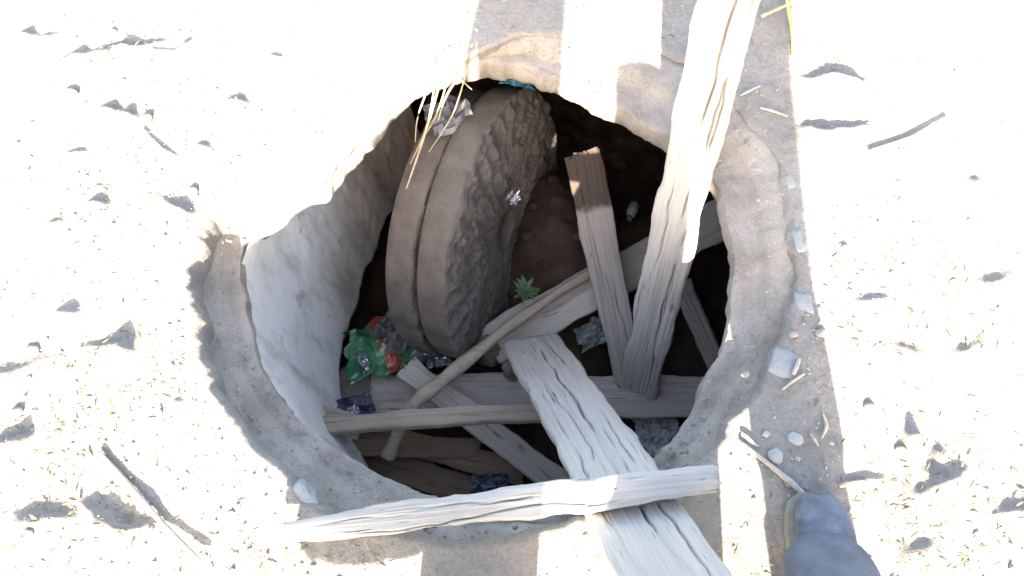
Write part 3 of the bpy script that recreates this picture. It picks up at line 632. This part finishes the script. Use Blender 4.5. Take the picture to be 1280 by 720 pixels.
scatter_stuff('rim_crumbs', 'crumbs of dried clay lying on the rim', 'crumbs', M['clod'], [((CEN.x+math.cos(a)*r, CEN.y+math.sin(a)*r, z), abs(rng.normal(0, .0022))+.0012, rng.uniform(0, 6.3)) for a, r, z in zip(a_, r_, z_)], 'grit')
# larger clods, one by one
def dens_left(x, y):                       # grassy litter lies mostly low on the left and along the right edge
    d = .05+.0*x
    for px, py, s, k in ((60, 620, .16, 1.), (130, 440, .10, .8), (190, 480, .10, .5), (30, 560, .12, .6), (160, 250, .12, .35), (150, 50, .12, .5), (1150, 600, .14, .7), (1120, 350, .14, .5), (1180, 690, .1, .7), (1240, 400, .12, .4), (400, 700, .1, .5)):
        p = at(px, py, 0); d = d+k*np.exp(-((x-p.x)**2+(y-p.y)**2)/(2*s*s)*2)
    return np.clip(d, 0, 1)
xs, ys, z = ground_pts(3800, dens_left)
scatter_stuff('dry_grass_litter', 'bits of dry grass and leaf litter on the sunlit soil', 'litter', M['leaf_dry'], [((x, y, q), rng.uniform(.004, .022), rng.uniform(0, 6.3)) for x, y, q in zip(xs, ys, z)], 'leaf')
xs, ys, z = ground_pts(14, lambda x, y: np.clip(.15+dens_left(x, y), 0, 1))
for i, (x, y, q) in enumerate(zip(xs, ys, z)):
    s = float(rng.uniform(.007, .015)); rock('soil_clod', 'dry soil clod loose on the bare ground around the pit', (x, y, q+s*.25), s*1.2, s, s*.7, M['clod'], 600+i, 'clod', 'loose soil clods around the pit', float(rng.uniform(0, 6)), sub=2)

# ------------------------------------------------------------------ people: the one with the camera phone and the companion whose boot shows
def skin_body(name, joints, edges, parent, mat, root, sub=2):
    names = list(joints); me = bpy.data.meshes.new(name)
    me.from_pydata([joints[k][0] for k in names], [(names.index(a), names.index(b)) for a, b in edges], []); me.update()
    o = bpy.data.objects.new(name, me); COL.objects.link(o); o.parent = parent
    bmq = bmesh.new(); bmq.from_mesh(me); lay = bmq.verts.layers.skin.verify()
    bmq.verts.ensure_lookup_table()
    for i, k in enumerate(names):
        r = joints[k][1]; bmq.verts[i][lay].radius = r if isinstance(r, tuple) else (r, r); bmq.verts[i][lay].use_root = (k == root)
    bmq.to_mesh(me); bmq.free()
    for m_ in (mat if isinstance(mat, list) else [mat]): me.materials.append(m_)
    sk = o.modifiers.new('skin', 'SKIN'); sk.use_smooth_shade = True; sb = o.modifiers.new('smooth', 'SUBSURF'); sb.levels = sub; sb.render_levels = sub
    return o
def chain(J, E, names, pts, rads, frm=None):
    prev = frm
    for n_, p_, r_ in zip(names, pts, rads):
        J[n_] = (tuple(p_), r_)
        if prev: E.append((prev, n_))
        prev = n_
def boot(parent, heel, ang, left=1):
    """a laced ankle boot lofted along its length; local +Y is the toe"""
    b = empty('boot', heel); b.parent = parent; b.rotation_euler = (0, 0, ang)
    st = [(-.065, .030, .002, .10), (-.05, .038, 0, .125), (-.02, .041, 0, .135), (.02, .041, 0, .125), (.06, .042, 0, .098), (.10, .046, 0, .078), (.14, .050, 0, .066), (.17, .048, 0, .058), (.195, .038, .003, .046), (.208, .020, .008, .030)]
    V, F = [], []; m = 14
    for (y, hw, z0, z1) in st:
        for k in range(m):
            a = 2*math.pi*k/m; x = hw*math.copysign(abs(math.cos(a))**.75, math.cos(a)); zz = (z0+z1)/2+.018+(z1-z0)/2*math.copysign(abs(math.sin(a))**.8, math.sin(a)); V.append((x+.006*left*max(0, y)*5, y, zz))
    for i in range(len(st)-1):
        for k in range(m): F.append((i*m+k, (i+1)*m+k, (i+1)*m+(k+1) % m, i*m+(k+1) % m))
    F.append(tuple(range(m))[::-1]); F.append(tuple((len(st)-1)*m+k for k in range(m)))
    u = mesh_obj('upper', [(vx*(1+.05*math.sin(vy*95+vz*30)), vy, vz+(.004*math.sin(vy*130)+.003*math.sin(vx*160+vy*60) if vz > .05 else 0)) for vx, vy, vz in V], [f[::-1] for f in F], M['boot'], b); s = u.modifiers.new('smooth', 'SUBSURF'); s.levels = s.render_levels = 2
    V, F = [], []; m2 = len(st)
    for zz in (0, .022):
        for sgn in (1, -1):
            for (y, hw, z0, z1) in (st if sgn == 1 else st[::-1]): V.append((sgn*(hw+.004)+.006*left*max(0, y)*5, y*1.03, zz))
    n2 = 2*m2
    for k in range(n2): F.append((k, (k+1) % n2, n2+(k+1) % n2, n2+k))
    F.append(tuple(range(n2))[::-1]); F.append(tuple(range(n2, 2*n2)))
    mesh_obj('sole', V, F, M['sole'], b, smooth=False)
    for q in range(4): tube('lace', [Vector((-.022, .035+q*.02, .140-q*.0155)), Vector((.004*left, .04+q*.02, .146-q*.0165)), Vector((.026, .035+q*.02, .140-q*.0155))], .0022, M['boot'], parent=b, seg=6, sub=4)
    return b
def hand(parent, wrist, d, palm, side):
    """palm and five bent fingers, half closed; d points along the hand, palm is the palm's normal"""
    d = Vector(d).normalized(); palm = Vector(palm); palm = (palm-d*palm.dot(d)).normalized(); s = d.cross(palm)*side; wv = Vector(wrist)
    J, E = {}, []; chain(J, E, ['w', 'p1', 'p2'], [wv-d*.01, wv+d*.035, wv+d*.075], [(.022, .016), (.036, .014), (.038, .013)])
    o = skin_body('hand', J, E, parent, M['skin'], 'w')
    for k, (off, L) in enumerate(((-.028, .066), (-.010, .075), (.009, .070), (.026, .055))):
        J, E = {}, []; b = wv+d*.07+s*off; c1 = (d*.9+palm*.35).normalized(); c2 = (d*.4+palm*.9).normalized(); c3 = (-d*.1+palm).normalized()
        p1 = b+c1*L*.45; p2 = p1+c2*L*.33; p3 = p2+c3*L*.25; chain(J, E, ['a', 'b', 'c', 'd'], [b, p1, p2, p3], [.010, .009, .0085, .0075]); skin_body('finger', J, E, o, M['skin'], 'a')
    J, E = {}, []; b = wv+d*.025-s*.022; p1 = b-s*.025+d*.028+palm*.012; p2 = p1+d*.026+palm*.014; chain(J, E, ['a', 'b', 'c'], [b, p1, p2], [.012, .0105, .009]); skin_body('thumb', J, E, o, M['skin'], 'a')
def person(name, label, feet, hips, pelvis, chest, head, hands, hand_dir, boot_ang, legr, hipk=1.15):
    r = empty(name, (0, 0, 0)); r.location = ((feet[0][0]+feet[1][0])/2, (feet[0][1]+feet[1][1])/2, 0); L0 = Vector(r.location)
    loc = lambda p: Vector(p)-L0
    J, E = {}, []
    J['pelvis'] = (tuple(loc(pelvis)), (.155, .115)); pv, ch = Vector(pelvis), Vector(chest)
    chain(J, E, ['waist', 'chest', 'neck0'], [loc(pv.lerp(ch, .4)), loc(ch), loc(ch+Vector((0, .0, .15)))], [(.15, .11), (.175, .12), (.075, .07)], 'pelvis')
    for i, (f, h) in enumerate(zip(feet, hips)):
        f3 = Vector((f[0], f[1], .07)); h3 = Vector(h); k3 = f3.lerp(h3, .54)+Vector((0, .03, 0)); q = legr[i]
        chain(J, E, [f'hip{i}', f'thigh{i}', f'knee{i}', f'shin{i}', f'ankle{i}'], [loc(h3), loc(h3.lerp(k3, .45)), loc(k3), loc(k3.lerp(f3, .5)), loc(f3+Vector((0, 0, .03)))], [q*hipk, q*(1.1 if hipk < 1.3 else 1.38), q*.98, q, q*.92], 'pelvis')
    sh = []
    for i, sx in enumerate((-1, 1)):
        s3 = ch+Vector((sx*.185, 0, .10)); w3 = Vector(hands[i]); e3 = s3.lerp(w3, .52)+Vector((sx*.06, -.03, -.13))
        chain(J, E, [f'sh{i}', f'el{i}', f'fo{i}', f'wr{i}'], [loc(s3), loc(e3), loc(e3.lerp(w3, .5)), loc(w3)], [.068, .052, .047, .036], 'chest')
    body = skin_body('body', J, E, r, M['jacket'], 'pelvis')
    # trousers: a close second skin over hips and legs
    JT = {'pelvis': (J['pelvis'][0], (.165, .125))}; ET = []
    for i in (0, 1):
        ks = [f'hip{i}', f'thigh{i}', f'knee{i}', f'shin{i}', f'ankle{i}']; chain(JT, ET, ks, [J[k][0] for k in ks], [J[k][1]*1.10 for k in ks], 'pelvis')
    chain(JT, ET, ['belt'], [J['waist'][0]], [(.16, .118)], 'pelvis')
    skin_body('trousers', JT, ET, r, M['cloth'], 'pelvis')
    # head with face
    hc = Vector(head); J2, E2 = {}, []; fwd = Vector((0, .5, -.4)).normalized() if hand_dir else Vector((0, 1, -.2)).normalized()
    chain(J2, E2, ['n', 'j', 'm', 't'], [loc(ch+Vector((0, 0, .13))), loc(hc+Vector((0, .01, -.06))), loc(hc), loc(hc+Vector((0, -.01, .07)))], [.055, (.066, .075), (.078, .092), (.066, .08)])
    hd = skin_body('head', J2, E2, r, M['skin'], 'n')
    rt = Vector((1, 0, 0)); upv = rt.cross(fwd); hl = loc(hc)
    J3, E3 = {}, []; chain(J3, E3, ['a', 'b'], [hl+fwd*.075+upv*.012, hl+fwd*.103-upv*.02], [.009, .014]); skin_body('nose', J3, E3, hd, M['skin'], 'a', 1)
    for sx in (-1, 1):
        rock('eye', None, hl+fwd*.080+rt*.032*sx+upv*.014, .012, .009, .007, M['film_pale'], 7, None, sub=2).parent = hd
        rock('ear', None, hl+rt*.080*sx-fwd*.005, .010, .022, .032, M['skin'], 8, None, sub=2).parent = hd
    rock('mouth', None, hl+fwd*.082-upv*.045, .024, .008, .006, M['skin'], 9, None, sub=2).parent = hd
    J4, E4 = {}, []; chain(J4, E4, ['a', 'b', 'c'], [hl-fwd*.035+upv*.0, hl-fwd*.02+upv*.06, hl+fwd*.02+upv*.075], [.075, .072, .055]); skin_body('hair', J4, E4, r, M['hair'], 'a')
    for i, sx in enumerate((-1, 1)):
        boot(r, loc((feet[i][0], feet[i][1]-.03, gz1(Vector((feet[i][0], feet[i][1], 0)))-.002)), boot_ang[i], sx)
        w3 = loc(hands[i]); hand(r, w3, (0, .75, .5) if hand_dir else (-sx*.3, .9, -.1), (-sx, .1, .1) if hand_dir else (0, -.2, -1), sx)
    for i in (0, 1):                                     # wide creased trouser hem over the boot
        V, F = [], []; m = 28; f3 = loc((feet[i][0], feet[i][1], 0)); k3 = loc(hips[i])
        for q, (zz, rr) in enumerate(((.085, .070), (.10, .078), (.125, .074), (.15, .080), (.19, .078), (.24, .082), (.30, .080))):
            c = f3.lerp(k3, zz/.86)
            for k in range(m): a = 2*math.pi*k/m; r2 = rr*legr[i]/.078*(1+.05*math.sin(a*3+q*1.7)+.03*math.sin(a*7+q*2.9)); V.append((c.x+math.cos(a)*r2, c.y+math.sin(a)*r2+.012+.07*max(0, 1-(zz-.085)/.2), zz+.008*math.sin(a*2+q)))
        for q in range(6):
            for k in range(m): F.append((q*m+k, q*m+(k+1) % m, (q+1)*m+(k+1) % m, (q+1)*m+k))
        h = mesh_obj('trouser_hem', V, F, M['cloth'], r); sd = h.modifiers.new('cloth', 'SOLIDIFY'); sd.thickness = .004; sb = h.modifiers.new('smooth', 'SUBSURF'); sb.levels = sb.render_levels = 1
    tag(r, label, 'person'); return r
person('person', 'person in dark jacket and blue-grey trousers holding a phone over the pit', ((-.122, -.20), (-.028, -.20)), ((-.125, -.28, .90), (-.035, -.28, .90)), (-.08, -.29, .98), (-.05, -.34, 1.32),
       (.0, -.30, 1.63), ((-.075, -.12, 1.36), (.085, -.12, 1.36)), True, (.05, -.05), (.052, .052), 1.05)
person('person', 'person in blue-grey trousers and boots, one boot beside the rim', ((.52, .085), (.51, -.38)), ((.40, -.30, .86), (.42, -.32, .86)), (.43, -.31, .93), (.44, -.34, 1.28),
       (.45, -.31, 1.62), ((.36, -.06, 1.10), (.54, -.06, 1.10)), False, (-.06, -.15), (.078, .072), 1.6)
# unseen cut-off post, added to cast a shadow stripe over beam and far rim
V, F = [], []; m = 20; st = [0, .1, .2, .3, .4, .5, .6, .7]
for q, zz in enumerate(st):
    for k in range(m):
        a = 2*math.pi*k/m; r_ = .080*(1+.05*math.sin(a*3+q*.6)+.03*math.sin(a*5-q)); x_ = r_*math.cos(a); V.append((x_+.012*math.sin(q*.7), r_*math.sin(a), zz-.03+(.30*-x_ if q == len(st)-1 else 0)))
for q in range(len(st)-1):
    for k in range(m): F.append((q*m+k, q*m+(k+1) % m, (q+1)*m+(k+1) % m, (q+1)*m+k))
F.append(tuple(range(m))[::-1]); F.append(tuple((len(st)-1)*m+k for k in range(m)))
tag(mesh_obj('shadow_post', V, F, M['wood'], loc=(.248, -.16, 0)), 'short unseen post with a slanting top, added to cast a shadow stripe', 'post')
ph = empty('phone', (0, -.012, CAM_H+.003)); tag(ph, 'black phone held out over the pit', 'phone'); ph.rotation_euler = (math.pi/2-PITCH, 0, 0)
def slab(name, sx, sy, sz, off, mat, parent, bev=.003):
    bm = bmesh.new(); bmesh.ops.create_cube(bm, size=1)
    for v in bm.verts: v.co = (v.co.x*sx+off[0], v.co.y*sy+off[1], v.co.z*sz+off[2])
    bmesh.ops.bevel(bm, geom=bm.edges[:], offset=bev, segments=2, affect='EDGES'); me = bpy.data.meshes.new(name); bm.to_mesh(me); bm.free(); me.materials.append(mat)
    o = bpy.data.objects.new(name, me); COL.objects.link(o); o.parent = parent; return o
slab('phone_body', .15, .072, .008, (.05, -.02, .012), M['phone'], ph)

# unseen cloth tote on the phone holder's shoulder, added to shade the millstones
tb = empty('shade_tote', (-.285, -.30, .25)); tag(tb, 'large unseen cloth tote bag on long straps, added to shade the millstones', 'bag')
V, F = [], []; m = 24; st = [(0, .10, .035), (.02, .125, .055), (.12, .135, .06), (.28, .132, .05), (.37, .128, .03), (.38, .125, .026)]
for (zz, hx, hy) in st:
    for k in range(m):
        a = 2*math.pi*k/m; V.append((hx*math.copysign(abs(math.cos(a))**.6, math.cos(a)), hy*math.copysign(abs(math.sin(a))**.6, math.sin(a))+.004*math.sin(a*5+zz*30), zz))
for i in range(len(st)-1):
    for k in range(m): F.append((i*m+k, i*m+(k+1) % m, (i+1)*m+(k+1) % m, (i+1)*m+k))
F.append(tuple(range(m))[::-1]); F.append(tuple((len(st)-1)*m+k for k in range(m)))
mesh_obj('bag_body', V, F, M['cloth'], tb)
for yy in (-.02, .02): tube('strap', [Vector((.06, yy, .37)), Vector((.125, yy, .8)), Vector((.165, yy-.03, 1.20)), Vector((.175, yy-.03, 1.20)), Vector((.145, yy, .8)), Vector((.105, yy, .37))], .006, M['cloth'], parent=tb, seg=8, sub=6)
